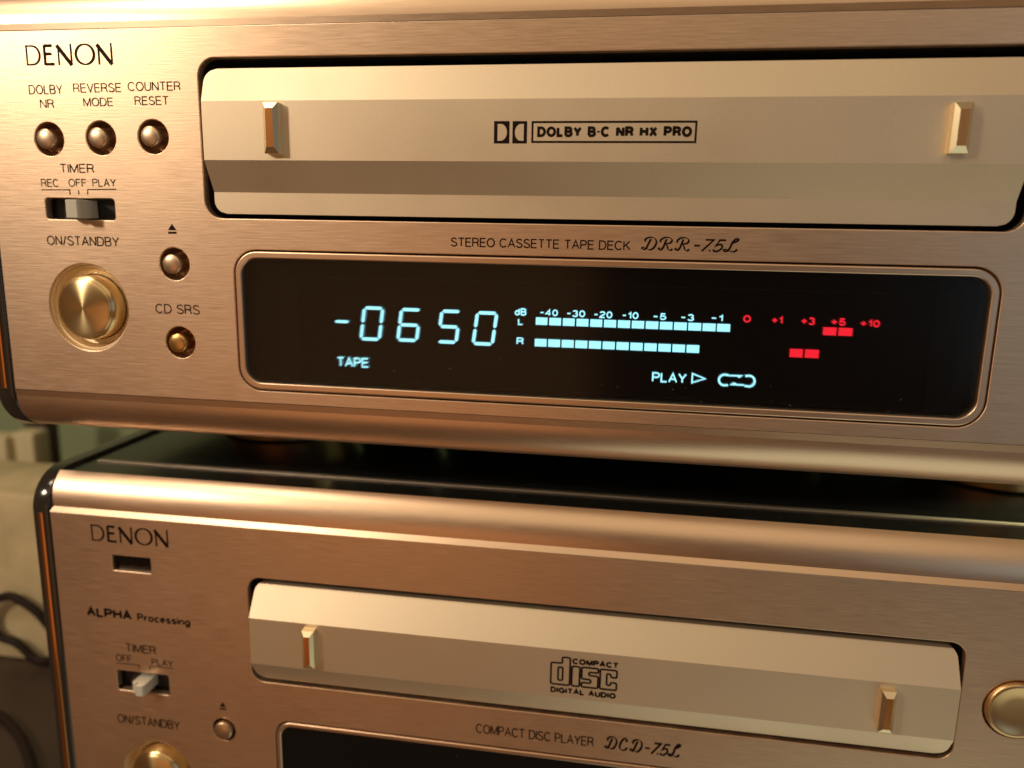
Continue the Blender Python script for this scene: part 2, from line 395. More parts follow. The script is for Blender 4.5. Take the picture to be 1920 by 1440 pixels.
def lines(segs, D, w, y, mat, parent, name='printed_line'):
    return strokes(name, [([P(a, b, D) for a, b in pl], w) for pl in segs], y, mat, parent)

# ================================================================== the setting behind and below
def sheet(name, x0, x1, y0, y1, z, mat):
    return obj(name, [(x0, y0, z), (x1, y0, z), (x1, y1, z), (x0, y1, z)], [(0, 1, 2, 3)], mat, None, (0, 0, z))
M_table = plain('dark_brown_table', (.045, .028, .02), .45, noise=.3, nscale=40)
M_wall = plain('grey_green_wall_paint', (.30, .36, .21), .8, noise=.08, nscale=30, bump=.0004)
tag(box('table', -1100, 900, 10, 304, -ZC-30, -ZC, M_table, None, 2), None, None, kind='structure')
tag(box('wall', -1500, 1200, 305, 345, -ZC-700, -ZC+1300, M_wall), None, None, kind='structure')

# ================================================================== shared hardware
XL, XR = -136.3, 128.0
def front_profile(yp, zt, zb, ch=1.5, r=8.2, end=90):
    """(y,z) of the top trim and the bottom trim next to a flat panel reaching from zb to zt at y=yp"""
    ang = [end*i/15 for i in range(16)]
    top = [(yp+.02, zt), (yp+1.0, zt+ch)]+[(yp+1.0+r-r*cos(radians(a)), zt+ch+r*sin(radians(a))) for a in ang]
    ang = [6*i for i in range(16)]
    bot = [(yp+.05, zb), (yp+.35, zb-1.45)]+[(yp+.35+r-r*cos(radians(a)), zb-1.45-r*sin(radians(a))) for a in ang]
    return top, bot
def side_cap(root, yp, T, Bt, R_, x_in, sgn, depth):
    """black end cap as deep as the cabinet, with a warm reflection built as a copper strip on its front edge"""
    yf = yp-.3
    prof = [(yf+R_-R_*cos(radians(a)), T-R_+R_*sin(radians(a))) for a in range(0, 91, 6)]
    prof += [(yp+depth, T), (yp+depth, Bt)]
    prof += [(yf+R_-R_*sin(radians(a)), Bt+R_-R_*cos(radians(a))) for a in range(0, 91, 6)]
    cap = extrude_x('side_cap', prof, x_in, x_in+sgn*4.6, M_blackgl, root, closed=True, smooth=40, bevel=.7)
    xs = sorted((x_in+sgn*1.5, x_in+sgn*2.9))
    box('reflection_strip', xs[0], xs[1], yf-.35, yf+.6, Bt+R_, T-R_, M_strip, cap, .3)  # copper strip stands in for a warm reflection on the black cap
    return cap
def foot(root, x, y, z0, z1, r=18):
    V = []; k = 48
    def cyl(name, prof, mat, par):
        V = []; Fc = []; n = len(prof)
        for i in range(k):
            a = 2*pi*i/k; V += [(x+q*cos(a), y+q*sin(a), z) for q, z in prof]
        for i in range(k):
            j = (i+1) % k
            for q in range(n-1): Fc.append((i*n+q, j*n+q, j*n+q+1, i*n+q+1))
        o = obj(name, V, Fc, mat, par, (x, y, z0))
        bm = bmesh.new(); bm.from_mesh(o.data); bmesh.ops.remove_doubles(bm, verts=bm.verts, dist=1e-7); bmesh.ops.recalc_face_normals(bm, faces=bm.faces); bm.to_mesh(o.data); bm.free()
        for p in o.data.polygons: p.use_smooth = True
        o.data.set_sharp_from_angle(angle=radians(30)); return o
    f = cyl('foot', [(0, z1), (r-1, z1), (r, z1-1), (r, z0+.8), (r-.4, z0+.35), (0, z0+.35)], M_gold_foot, root)
    cyl('rubber_pad', [(0, z0+.4), (r-1.2, z0+.4), (r-1.2, z0), (0, z0)], M_rubber, f)
M_gold_foot = plain('gilded_foot', (.62, .40, .20), .28, 1)
def push_button(root, px, py, D, yp, mat, rh=3.35, rb=2.0, out=1.5):
    x, z = P(px, py, D)
    lathe('button_recess', [(rh+.02, yp+.35), (rh-.35, yp+2.6), (rh-.9, yp+3.2), (0, yp+3.25)], x, z, M_recess, root, 48)
    dome = [(rb, yp+3.1), (rb, yp-out+.55)]+[(rb*cos(radians(a)), yp-out+.55-.55*sin(radians(a))) for a in range(10, 91, 10)]
    lathe('push_button', dome, x, z, mat, root, 40, 40)
    return x, z
def power_knob(root, px, py, D, yp, rh=9.35, rk=6.9):
    x, z = P(px, py, D)
    lathe('knob_recess', [(rh+.02, yp+.3), (rh-.25, yp+.95), (rh-.6, yp+1.0), (rk+1.2, yp+2.5), (rk+.25, yp+2.8), (rk+.2, yp+4), (0, yp+4)], x, z, M_dish, root, 72)
    pr = [(rk, yp+3.6), (rk, yp-.3), (rk-.25, yp-.75), (rk-.7, yp-.95)]+[((rk-.7)*cos(radians(a)), yp-.95-.9*sin(radians(a))) for a in range(6, 91, 6)]
    lathe('power_knob', pr, x, z, M_spun, root, 72, 40)
    return x, z
def stud(par, x, z0, z1, y, w=3.0, h=2.2):
    """gilded sight mark on a tray door: bevelled bar with a polished face"""
    x0, x1 = x-w/2, x+w/2; i = .75; j = 1.15
    V = [(x0, y, z0), (x1, y, z0), (x1, y, z1), (x0, y, z1), (x0, y-h+.7, z0), (x1, y-h+.7, z0), (x1, y-h+.7, z1), (x0, y-h+.7, z1),
         (x0+i, y-h, z0+j), (x1-i, y-h, z0+j), (x1-i, y-h, z1-j), (x0+i, y-h, z1-j)]
    Fc = []
    for a in range(4):
        b = (a+1) % 4; Fc += [(a, b, b+4, a+4), (a+4, b+4, b+8, a+8)]
    Fc.append((8, 9, 10, 11))
    o = obj('sight_mark', V, Fc, None, par, (x, y, z0), None, [M_gold, M_inlay], [0]*8+[1])
    bm = bmesh.new(); bm.from_mesh(o.data); bmesh.ops.recalc_face_normals(bm, faces=bm.faces); bm.to_mesh(o.data); bm.free()
    return o
def tray(root, x0, x1, zs, ys, rc, mat):
    """faceted tray door: rows of (y,z) from top to bottom; end corners rounded in plan of the front view"""
    rows = list(zip(ys, zs)); n = len(rows)
    zt, zb = zs[0], zs[-1]
    def inset(z):
        d = min(zt-z, z-zb)
        return 0 if d >= rc else rc-math.sqrt(max(0, rc*rc-(rc-d)**2))
    dense = []
    for (ya, za), (yb, zb_) in zip(rows, rows[1:]):
        k = max(1, int(abs(za-zb_)/.35)) if min(zt-min(za, zb_), max(za, zb_)-zb) < rc*1.01 or True else 1
        for q in range(k): t = q/k; dense.append((ya+(yb-ya)*t, za+(zb_-za)*t))
    dense.append(rows[-1])
    V = []; Fc = []
    for y, z in dense:
        s = inset(z); V += [(x0+s, y, z), (x1-s, y, z)]
    m = len(dense)
    for i in range(m-1): Fc.append((2*i, 2*i+2, 2*i+3, 2*i+1))
    b = len(V)                                     # rims going back
    for y, z in dense:
        s = inset(z); V += [(x0+s, 12+ys[0], z), (x1-s, 12+ys[0], z)]
    for i in range(m-1):
        Fc += [(2*i, b+2*i, b+2*i+2, 2*i+2), (2*i+1, 2*i+3, b+2*i+3, b+2*i+1)]
    Fc += [(0, 1, b+1, b), (2*m-2, b+2*m-2, b+2*m-1, 2*m-1)]
    o = obj('tray_door', V, Fc, mat, root, ((x0+x1)/2, ys[0], zb))
    bm = bmesh.new(); bm.from_mesh(o.data); bmesh.ops.recalc_face_normals(bm, faces=bm.faces); bm.to_mesh(o.data); bm.free()
    for p in o.data.polygons: p.use_smooth = True
    o.data.set_sharp_from_angle(angle=radians(8))
    return o
# display glass: clear smoked pane with a mirror skin
def glass_mat():
    m = bpy.data.materials.new('smoked_display_glass'); m.use_nodes = True; t = m.node_tree; t.nodes.clear()
    out = node(t, 'ShaderNodeOutputMaterial'); mix = node(t, 'ShaderNodeMixShader'); tr = node(t, 'ShaderNodeBsdfTransparent'); gl = node(t, 'ShaderNodeBsdfGlossy'); fr = node(t, 'ShaderNodeFresnel')
    rf = node(t, 'ShaderNodeBsdfRefraction'); rf.inputs['IOR'].default_value = 1.45; rf.inputs['Roughness'].default_value = .30; rf.inputs['Color'].default_value = (.80, .9, 1, 1)
    m0 = node(t, 'ShaderNodeMixShader'); m0.inputs[0].default_value = .20; t.links.new(tr.outputs[0], m0.inputs[1]); t.links.new(rf.outputs[0], m0.inputs[2])
    tr.inputs[0].default_value = (.88, .9, .9, 1); gl.inputs['Roughness'].default_value = .12; fr.inputs['IOR'].default_value = 1.33
    t.links.new(fr.outputs[0], mix.inputs[0]); t.links.new(m0.outputs[0], mix.inputs[1]); t.links.new(gl.outputs[0], mix.inputs[2]); t.links.new(mix.outputs[0], out.inputs[0])
    return m
M_glass = glass_mat()
M_tube = plain('dark_display_tube', (.006, .0035, .004), .35, spec=.2, noise=.35, nscale=18)
M_tubec = plain('display_tube_pillar', (.011, .007, .007), .35, spec=.2)
M_tubeb = plain('display_tube_frame', (.030, .022, .020), .4, spec=.3)

# ================================================================== cassette deck
DT = 150.0; YT = 0.0
deck = empty('cassette_deck', (0, 140, -59.4))
tag(deck, 'champagne cassette tape deck with lit blue counter display, stacked on the disc player', 'cassette deck')
ZT, ZB = 38.15, -36.9
OX0, OX1, OZ0, OZ1 = -87.7, 71.5, 1.4, 32.3          # tray opening
OX1 = P(1944, 300, DT)[0]
dx0 = P(443, 600, DT)[0]; dx1 = P(1865, 650, DT)[0]; dz1 = -4.75; dz0 = -34.2
BTN = [(92, 261), (189, 259), (287, 256.5), (327, 495), (338.5, 642)]
KNOB = (166, 577)
slot = [P(88, 412, DT), P(213.5, 372, DT)]
holes = [rrect(OX0, OX1, OZ0, OZ1, 3.6), rrect(dx0, dx1, dz0, dz1, 5.0), circ(*P(*KNOB, DT), 9.35, 72), rrect(slot[0][0], slot[1][0], slot[0][1]+.15, slot[1][1]-.1, .7, 4)]
holes += [circ(*P(*b, DT), 3.35) for b in BTN]
panel = plate('front_panel', [[(XL, ZB), (XR, ZB), (XR, ZT), (XL, ZT)]]+holes, YT, 2.0, M_panel, deck, .2)
top, bot = front_profile(YT, ZT, ZB)
extrude_x('top_trim', top+[(140, top[-1][1])], XL, XR, M_trim, deck)
extrude_x('bottom_trim', bot+[(30, bot[-1][1])], XL, XR, M_trim, deck)
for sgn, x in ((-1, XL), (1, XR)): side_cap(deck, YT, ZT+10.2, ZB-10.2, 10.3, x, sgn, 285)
box('cabinet', XL+.2, XR-.2, 18, 284, ZB-9, ZT+9, M_blackp, deck)
for fx, fy in ((-102, 63), (93, 60), (-104, 240), (95, 240)): foot(deck, fx, fy, -59.4, -46.0)
M_reflector = plain('pale_green_reflector', (.62, .70, .46), .5)
box('underside_plate', XL+.5, XR-.5, 32, 280, -46.35, -46.05, M_blackp, deck)
for q_, rw in ((-.432, 2.6), (-.385, 1.0), (-.262, 1.5), (.245, 1.4)):  # unseen pegs added so the glossy top below mirrors pale streaks
    L = circ(q_*215, 0, rw, 20); V = [(x, 65+y, -46.36) for x, y in L]+[(x, 65+y, -57.6) for x, y in L]
    obj('reflection_peg', V, [(i, (i+1) % 20, 20+(i+1) % 20, 20+i) for i in range(20)]+[tuple(range(20, 40))], M_reflector, deck, V[0], 40)
# tray well and door
wl = OX0-.01; wr = OX1+.01
def well(root, x0, x1, z0, z1, y0, y1, r):
    L = rrect(x0, x1, z0, z1, r); n = len(L)
    V = [(x, y0, z) for x, z in L]+[(x, y1, z) for x, z in L]
    Fc = [(i, (i+1) % n, n+(i+1) % n, n+i) for i in range(n)]+[tuple(range(n, 2*n))]
    return obj('tray_well', V, Fc, M_blackgap, root, (x0, y0, z0), 40)
well(deck, OX0-.02, OX1+.02, OZ0-.02, OZ1+.02, YT+.2, 14, 3.6)
TX0 = -85.75; TX1 = OX1-2.1
door = tray(deck, TX0, TX1, [30.1, 23.75, 12.65, 6.6, 2.35], [YT-.6, -2.7, -2.7, YT+.4, YT+.4], 2.6, M_tray)
YM = -2.7; DM = DT+YM
for px in (506, 1801):
    x, _ = P(px+4 if px < 900 else px, 240, DM-1)
    stud(door, x, P(px, 289, DM)[1], P(px, 194, DM)[1], YM, 3.0)
# double-D emblem and its caption
for k, (a, b) in enumerate(((926, 955.5), (960.5, 988.5))):
    x0, z0 = P(a, 269, DM); x1, z1 = P(b, 227, DM); w = x1-x0; h = z1-z0
    xs = (lambda u, x0=x0, w=w: x0+u*w) if k == 0 else (lambda u, x1=x1, w=w: x1-u*w)
    dl = [(xs(.22), z0+.12*h)]+[(xs(.42+.42*cos(radians(q))), z0+.5*h+.38*h*sin(radians(q))) for q in range(-90, 91, 12)]+[(xs(.22), z0+.88*h)]
    plate('noise_reduction_emblem', [[(x0, z0), (x1, z0), (x1, z1), (x0, z1)], dl], YM-.04, .03, M_ink, door, 0, None)
x0, z0 = P(996, 268, DM); x1, z1 = P(1308, 226, DM)
plate('caption_frame', [[(x0, z0), (x1, z0), (x1, z1), (x0, z1)], [(x0+.36, z0+.36), (x1-.36, z0+.36), (x1-.36, z1-.36), (x0+.36, z1-.36)]], YM-.04, .03, M_ink, door, 0, None)
label('DOLBY B\u00b7C NR HX PRO', (1007, 258, 238), (1297, 256), DM, YM-.04, M_ink, door, .27, track=.36)
# lettering on the panel
yi = YT-.03
maker_logo((51, 124, 86), (213, 119), DT, yi, panel)
for s, l, r in (('DOLBY', (55, 178, 160), (118, 176)), ('NR', (76, 203, 186), (102, 203)), ('REVERSE', (138, 174.5, 157), (228, 172.5)), ('MODE', (157, 200, 183.5), (213, 199)),
                ('COUNTER', (240, 171.5, 154), (339, 169.5)), ('RESET', (253, 198, 181), (317, 196.5)), ('TIMER', (113, 325, 308), (177, 323.5)), ('REC', (78, 351, 336), (111, 350)),
                ('OFF', (129, 350.5, 335.5), (163, 350)), ('PLAY', (174, 350.5, 335.5), (218, 350)), ('ON/STANDBY', (89, 461, 443), (224, 461)), ('CD SRS', (292, 588, 570), (375, 589.5))):
    label(s, l, r, DT, yi, M_ink2, panel, .125)
label('STEREO CASSETTE TAPE DECK', (845, 463.5, 446), (1182, 468.5), DT, yi, M_ink, panel, .14)
script_label('DRR-7.5L', (1203, 469, 445), (1388, 472), DT, yi, M_ink, panel)
lines([[(78, 356), (131, 356), (131.5, 365)], [(147.5, 357), (148, 365)], [(164.5, 365), (164.5, 355.5), (218, 355)]], DT, .22, yi, M_ink, panel)
def eject_mark(px, py, D, y, par, w=1.9):
    x, z = P(px, py, D)
    V = [(x-w/2, y, z), (x+w/2, y, z), (x, y, z+1.3), (x-w/2, y, z-.75), (x+w/2, y, z-.75), (x+w/2, y, z-.3), (x-w/2, y, z-.3)]
    return obj('eject_symbol', V, [(0, 1, 2), (3, 4, 5, 6)], M_ink, par, V[0])
eject_mark(323, 431.5, DT, yi, panel)
# controls
for i, b in enumerate(BTN): push_button(deck, b[0], b[1], DT, YT, M_btn2 if i == 4 else M_btn)
power_knob(deck, KNOB[0], KNOB[1], DT, YT)
def slide_switch(root, s0, s1, yp, xc, w, out, hh):
    L = rrect(s0[0]-.01, s1[0]+.01, s0[1]+.14, s1[1]-.09, .7, 4); n = len(L)
    V = [(x, yp+.3, z) for x, z in L]+[(x, yp+2.6, z) for x, z in L]
    obj('switch_slot', V, [(i, (i+1) % n, n+(i+1) % n, n+i) for i in range(n)]+[tuple(range(n, 2*n))], M_blackp, root, V[0], 40)
    zc = (s0[1]+s1[1])/2
    # stepped thumb piece: two ridges
    z0, z1 = zc-hh/2, zc+hh/2
    prof = [(xc-w/2, yp+2.5), (xc-w/2, yp-out*.55), (xc-w/2+.3, yp-out*.7), (xc-w*.12-.2, yp-out*.72), (xc-w*.12-.1, yp-out*.55), (xc-w*.12+.1, yp-out*.55), (xc-w*.12+.2, yp-out), (xc+w/2-.3, yp-out), (xc+w/2, yp-out*.85), (xc+w/2, yp+2.5)]
    k = len(prof); V = [(x, y, z0) for x, y in prof]+[(x, y, z1) for x, y in prof]
    Fc = [(i, (i+1) % k, k+(i+1) % k, k+i) for i in range(k)]+[tuple(range(k-1, -1, -1)), tuple(range(k, 2*k))]
    o = obj('switch_slider', V, Fc, M_slider, root, (xc, yp, z0))
    bm = bmesh.new(); bm.from_mesh(o.data); bmesh.ops.recalc_face_normals(bm, faces=bm.faces)
    bmesh.ops.bevel(bm, geom=list(bm.edges), offset=.14*MM, segments=2, profile=.5, affect='EDGES'); bm.to_mesh(o.data); bm.free()
    return o
slide_switch(deck, slot[0], slot[1], YT, P(153, 392, DT)[0], 4.0, 3.6, 3.7)
# display: bezel, pane, tube
bez = plate('display_bezel', [rrect(dx0+.35, dx1-.35, dz0+.35, dz1-.35, 4.7), rrect(dx0+1.75, dx1-1.75, dz0+1.75, dz1-1.75, 3.5)], YT-.25, 3.0, M_trim, deck, .3, 40)
GY = YT+.55; VY = YT+3.0; DV = DT+VY
glass = plate('display_pane', [rrect(dx0+1.7, dx1-1.7, dz0+1.7, dz1-1.7, 3.5)], GY, .5, M_glass, deck, 0, None)
tube = box('display_tube', dx0+.5, dx1-.5, VY+.02, VY+5, dz0+.5, dz1-.5, M_tube, deck)
groove = plate('bezel_groove', [rrect(dx0-.05, dx1+.05, dz0-.05, dz1+.05, 5), rrect(dx0+1.5, dx1-1.5, dz0+1.5, dz1-1.5, 3.6)], YT+1.6, .3, M_blackgap, deck, 0, None)
tx0, tz1 = P(615, 520, DV); tx1, tz0 = P(1640, 772, DV)
def strip_line(x0, x1, z, w=.12): return box('tube_edge', x0, x1, VY-.25, VY+.01, z-w/2, z+w/2, M_tubeb, tube)
strip_line(tx0, tx1, tz1); strip_line(tx0, tx1, tz0+.8)
for x in (tx0-8, tx1+10): box('tube_edge', x-1.6, x+1.6, VY-.2, VY+.01, tz0, tz1, M_tubec, tube)
yv = VY-.3; DVv = DT+yv
def poly(name, pts, mat, par, y=yv):
    V = [(a, y, b) for a, b in pts]; return obj(name, V, [tuple(range(len(V)))], mat, par, V[0])
def bar(p, q, w, pt=.5):
    """segment with pointed ends"""
    d = (q[0]-p[0], q[1]-p[1]); L = math.hypot(*d); d = (d[0]/L, d[1]/L); n = (-d[1], d[0]); e = w*pt
    return [p, (p[0]+d[0]*e+n[0]*w/2, p[1]+d[1]*e+n[1]*w/2), (q[0]-d[0]*e+n[0]*w/2, q[1]-d[1]*e+n[1]*w/2), q,
            (q[0]-d[0]*e-n[0]*w/2, q[1]-d[1]*e-n[1]*w/2), (p[0]+d[0]*e-n[0]*w/2, p[1]+d[1]*e-n[1]*w/2)]
SEG = {'0': 'abcdef', '6': 'acdefg', '5': 'acdfg'}
def digit(ch, bl, br, tp):
    x0, z0 = P(*bl, DVv); x1, _ = P(*br, DVv); _, z1 = P(*tp, DVv)
    w = .68; x0 += w/2; x1 -= w/2; z0 += w/2; z1 -= w/2; zm = (z0+z1)/2; sl = .135; g = .10
    X = lambda x, z: (x+(z-z0)*sl, z)
    pt = dict(a=((x0+g, z1), (x1-g, z1)), d=((x0+g, z0), (x1-g, z0)), g=((x0+g, zm), (x1-g, zm)), f=((x0, zm+g), (x0, z1-g)), e=((x0, z0+g), (x0, zm-g)), b=((x1, zm+g), (x1, z1-g)), c=((x1, z0+g), (x1, zm-g)))
    for s in SEG[ch]:
        p, q = pt[s]; poly('digit_segment', bar(X(*p), X(*q), w), M_vfd, tube)
digit('0', (674, 638), (714, 637), (684, 574)); digit('6', (743, 640), (784, 639), (752, 577)); digit('5', (818, 643.5), (858, 643), (826, 580)); digit('0', (884, 647), (926, 647), (893, 583))
poly('minus_segment', bar(P(628, 602.5, DVv), (P(654, 602.5, DVv)[0], P(628, 602.5, DVv)[1]), .6), M_vfd, tube)
def block(x0, x1, z0, z1, mat):
    return poly('level_block', [(x0, z0), (x1, z0), (x1, z1), (x0, z1)], mat, tube)
def row(n, f, l, mat):
    a0, zb = P(f[0], f[3], DVv); a1, zt = P(f[1], f[2], DVv); b0, zb2 = P(l[0], l[3], DVv); b1, zt2 = P(l[1], l[2], DVv)
    zb = (zb+zb2)/2; zt = (zt+zt2)/2
    for i in range(n):
        t = i/(n-1); block(a0+(b0-a0)*t, a1+(b1-a1)*t, zb, zt, mat)
row(14, (1004.5, 1026.5, 596, 609.5), (1344, 1369.5, 607.5, 620.5), M_vfd)
row(12, (1002.5, 1025, 636, 649.5), (1287, 1311.5, 647.5, 660.5), M_vfd)
row(2, (1542.5, 1569, 614.5, 628.5), (1571.5, 1599, 615, 629), M_red)
row(2, (1480, 1506, 655, 669.5), (1508.5, 1536, 656, 670.5), M_red)
for s, l, r, m in (('dB', (965, 591.5, 577.5), (987, 592), M_vfd), ('L', (971, 609.5, 597), (981, 609.5), M_vfd), ('R', (968.5, 646, 632.5), (982, 646.5), M_vfd),
                   ('-40', (1012, 592, 579.5), (1046, 593), M_vfd), ('-30', (1062, 594, 581), (1097, 595), M_vfd), ('-20', (1113, 596, 583), (1148, 597), M_vfd), ('-10', (1166, 597.5, 584.5), (1197, 598.5), M_vfd),
                   ('-5', (1224, 599.5, 586.5), (1249, 600.5), M_vfd), ('-3', (1276, 601.5, 588.5), (1301, 602), M_vfd), ('-1', (1333, 602.5, 590), (1355, 603), M_vfd),
                   ('0', (1393, 604.5, 590.5), (1407.5, 605), M_red), ('+1', (1446, 607, 593), (1467, 607.5), M_red), ('+3', (1501, 609, 594.5), (1527.5, 609.5), M_red), ('+5', (1557, 610.5, 596), (1585, 611), M_red), ('+10', (1612, 613, 599), (1649, 614), M_red)):
    label(s, l, r, DVv, yv, m, tube, .20 if m is M_vfd else .225, name='scale_mark', track=.30)
label('TAPE', (632, 688, 669.5), (692, 689), DVv, yv, M_vfd, tube, .17, name='status_word', track=.2)
label('PLAY', (1222, 716.5, 698), (1287, 718.5), DVv, yv, M_vfd, tube, .16, name='status_word', track=.2)
a = P(1298.5, 700.5, DVv); b = P(1298.5, 717.5, DVv); c = P(1322, 709.5, DVv); m2 = ((a[0]+b[0])/2, (a[1]+b[1])/2)
strokes('play_symbol', [([(a[0], (a[1]+b[1])/2), a, (c[0], m2[1]), (a[0], b[1]), (a[0], (a[1]+b[1])/2)], .3)], yv, M_vfd, tube)
x0, z0 = P(1346, 723, DVv); x1, z1 = P(1417, 704, DVv); h = z1-z0; r = h/2; zc = z0+r
cw = .42
strokes('reverse_symbol', [([(x0+r+.75, z1-.2)]+[(x0+r+r*.9*cos(radians(q)), zc+r*.9*sin(radians(q))) for q in range(90, 271, 15)]+[(x0+r+.75, z0+.2)], cw),
    ([(x1-r-.8, z1-.2)]+[(x1-r+r*.9*cos(radians(q)), zc+r*.9*sin(radians(q))) for q in range(90, -91, -15)]+[(x1-r-.8, z0+.2)], cw)], yv, M_vfd, tube)
def px_poly(name, pts): return poly(name, [P(a, b, DVv) for a, b in pts], M_vfd, tube)
px_poly('reverse_arrow', [(1367, 702.6), (1394, 703.4), (1387, 708.2), (1384, 708.2), (1382, 706), (1367, 705.6)])
px_poly('reverse_arrow', [(1395, 723.6), (1367, 722), (1375, 717.2), (1379, 717.6), (1381, 719.6), (1395, 720.4)])

# ================================================================== disc player
DC = 156.4; YC = 6.4
cd = empty('compact_disc_player', (0, 145, -ZC))
tag(cd, 'champagne compact disc player underneath the cassette deck, with a dark unlit display', 'disc player')
zc_t = P(480, 991, DC)[1]; zc_b = -143.5
ch_c = -zc_t+P(480, 979, DC+1)[1]
ZTOP = -59.4
r_c = (-59.1-zc_t-ch_c)/sin(radians(50))
CB = [(420, 1368)]
CK = (297, 1452)
BIG = (1907, 1331)
cslot = [P(222, 1297, DC), P(315, 1259, DC)]
cslot = [(cslot[0][0], P(268, 1299, DC)[1]), (cslot[1][0], P(268, 1261, DC)[1])]
ir = [P(212, 1069, DC), P(281.5, 1048, DC)]
ir = [(ir[0][0], P(246, 1072, DC)[1]), (ir[1][0], P(246, 1044, DC)[1])]
cx0, cx1, cz0, cz1 = -86.3, P(1806, 1270, DC)[0], -107.0, -80.35
ex0 = P(517, 1400, DC)[0]; ez1 = P(545, 1353, DC)[1]; ex1 = 66.0; ez0 = -139.0
holes = [rrect(cx0, cx1, cz0, cz1, 3.2), rrect(ex0, ex1, ez0, ez1, 4.2), circ(*P(*CK, DC), 9.35, 72), circ(*P(*CB[0], DC), 3.0), circ(*P(*BIG, DC), 6.5),
         rrect(cslot[0][0], cslot[1][0], cslot[0][1]+.15, cslot[1][1]-.1, .6, 4), rrect(ir[0][0], ir[1][0], ir[0][1], ir[1][1], .2, 3)]
cpanel = plate('front_panel', [[(XL, zc_b), (XR, zc_b), (XR, zc_t), (XL, zc_t)]]+holes, YC, 2.0, M_panel, cd, .2)
ctop, cbot = front_profile(YC, zc_t, zc_b, ch_c, r_c, 50)
cb0, cb1 = front_profile(YC, zc_t, zc_b, 1.3, 6)
extrude_x('top_trim', ctop+[(ctop[-1][0]+.15, ctop[-1][1]-.02), (ctop[-1][0]+.15, ctop[-1][1]-1.5)], XL, XR, M_trim, cd)
extrude_x('bottom_trim', cb1+[(40, cb1[-1][1])], XL, XR, M_trim, cd)
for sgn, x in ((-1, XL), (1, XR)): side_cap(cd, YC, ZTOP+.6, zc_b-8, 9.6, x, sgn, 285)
yb = ctop[-1][0]+.1
box('cabinet', XL+.2, XR-.2, yb+.05, YC+284, cb1[-1][1]+.5, ZTOP-.35, M_cover, cd)
yl = -ZTOP/.3445-150
box('top_cover', XL+2.5, XR-2.5, yl, YC+283, ZTOP-.34, ZTOP, M_cover, cd, .1)
box('cover_edge', XL+2.5, XR-2.5, yl-1.5, yl-.02, ZTOP-.34, ZTOP-.02, M_edge, cd, .1)
for fx, fy in ((-104, 75), (95, 75), (-104, 246), (95, 246)): foot(cd, fx, fy, -ZC, cb1[-1][1]+.6)
well(cd, cx0-.02, cx1+.02, cz0-.02, cz1+.02, YC+.2, YC+14, 3.2)
ym = 153.5-150; DN = 153.5
cdoor = tray(cd, -84.75, cx1-1.35, [-81.6, -82.2, -89.0, -100.5, -105.9], [YC+3.6, YC+1.2, ym, ym, YC+.2], 2.4, M_tray)
for px, pz0, pz1 in ((576, 1246, 1177), (1660, 1366, 1289)):
    x, _ = P(px+3, (pz0+pz1)/2, DN-1); stud(cdoor, x, P(px, pz0, DN)[1], P(px, pz1, DN)[1], ym, 2.8)
# disc emblem
ex, ez = P(1032, 1293, DN); e2, _ = P(1155, 1300, DN); ehw = e2-ex
ezb = P(1093, 1304, DN)[1]; ezt = P(1093, 1236, DN)[1]; eh = ezt-ezb
def E_(u, v): return (ex+u*ehw, ezb+v*eh)
ewt = .40
def out_poly(pts): return ([E_(*p) for p in pts]+[E_(*pts[0])], ewt)
def round_poly(pts, r=.035):
    o = []; n = len(pts)
    for i in range(n):
        p, q, s = pts[i-1], pts[i], pts[(i+1) % n]
        l1 = math.dist(p, q); l2 = math.dist(q, s); k1 = min(r, l1*.45)/l1; k2 = min(r, l2*.45)/l2
        A1 = (q[0]+(p[0]-q[0])*k1, q[1]+(p[1]-q[1])*k1); A2 = (q[0]+(s[0]-q[0])*k2, q[1]+(s[1]-q[1])*k2)
        for t in (0, .33, .67, 1): o.append(((1-t)**2*A1[0]+2*t*(1-t)*q[0]+t*t*A2[0], (1-t)**2*A1[1]+2*t*(1-t)*q[1]+t*t*A2[1]))
    return o
sl = []
for pts in ([(.0, .24), (.29, .24), (.29, 1.0), (.17, 1.0), (.17, .83), (.0, .83)], [(.11, .36), (.18, .36), (.18, .72), (.11, .72)],
            [(.32, .24), (.44, .24), (.44, .78), (.32, .78)],
            [(.47, .24), (.72, .24), (.72, .57), (.58, .57), (.58, .66), (.72, .66), (.72, .78), (.47, .78), (.47, .46), (.61, .46), (.61, .36), (.47, .36)],
            [(.75, .24), (1.0, .24), (1.0, .44), (.91, .44), (.91, .36), (.85, .36), (.85, .67), (.91, .67), (.91, .58), (1.0, .58), (1.0, .78), (.75, .78)]):
    sl.append(out_poly(round_poly(pts)))
strokes('disc_emblem', sl, ym-.04, M_ink, cdoor)
a = E_(.32, .84); b = E_(1.02, 1.0); strokes('emblem_word', text_strokes('COMPACT', a[0], b[0], a[1], b[1]-a[1], .28, track=.3), ym-.04, M_ink, cdoor)
a = E_(0, 0); b = E_(1.0, .16); strokes('emblem_word', text_strokes('DIGITAL AUDIO', a[0], b[0], a[1], b[1]-a[1], .28, track=.32), ym-.04, M_ink, cdoor)
yi = YC-.03
maker_logo((173, 1014, 984), (317, 1025), DC, yi, cpanel)
label('ALPHA', (163, 1155, 1137), (248, 1163.5), DC, yi, M_ink, cpanel, .24, track=.26)
label('Processing', (258, 1164, 1150), (357, 1173.5), DC, yi, M_ink, cpanel, .2, track=.26)
for s, l, r in (('TIMER', (236, 1222, 1206.5), (293, 1227)), ('OFF', (218, 1239, 1226), (248, 1242)), ('PLAY', (285, 1247.5, 1235), (325, 1251)), ('ON/STANDBY', (221, 1356, 1340), (338, 1367))):
    label(s, l, r, DC, yi, M_ink2, cpanel, .13)
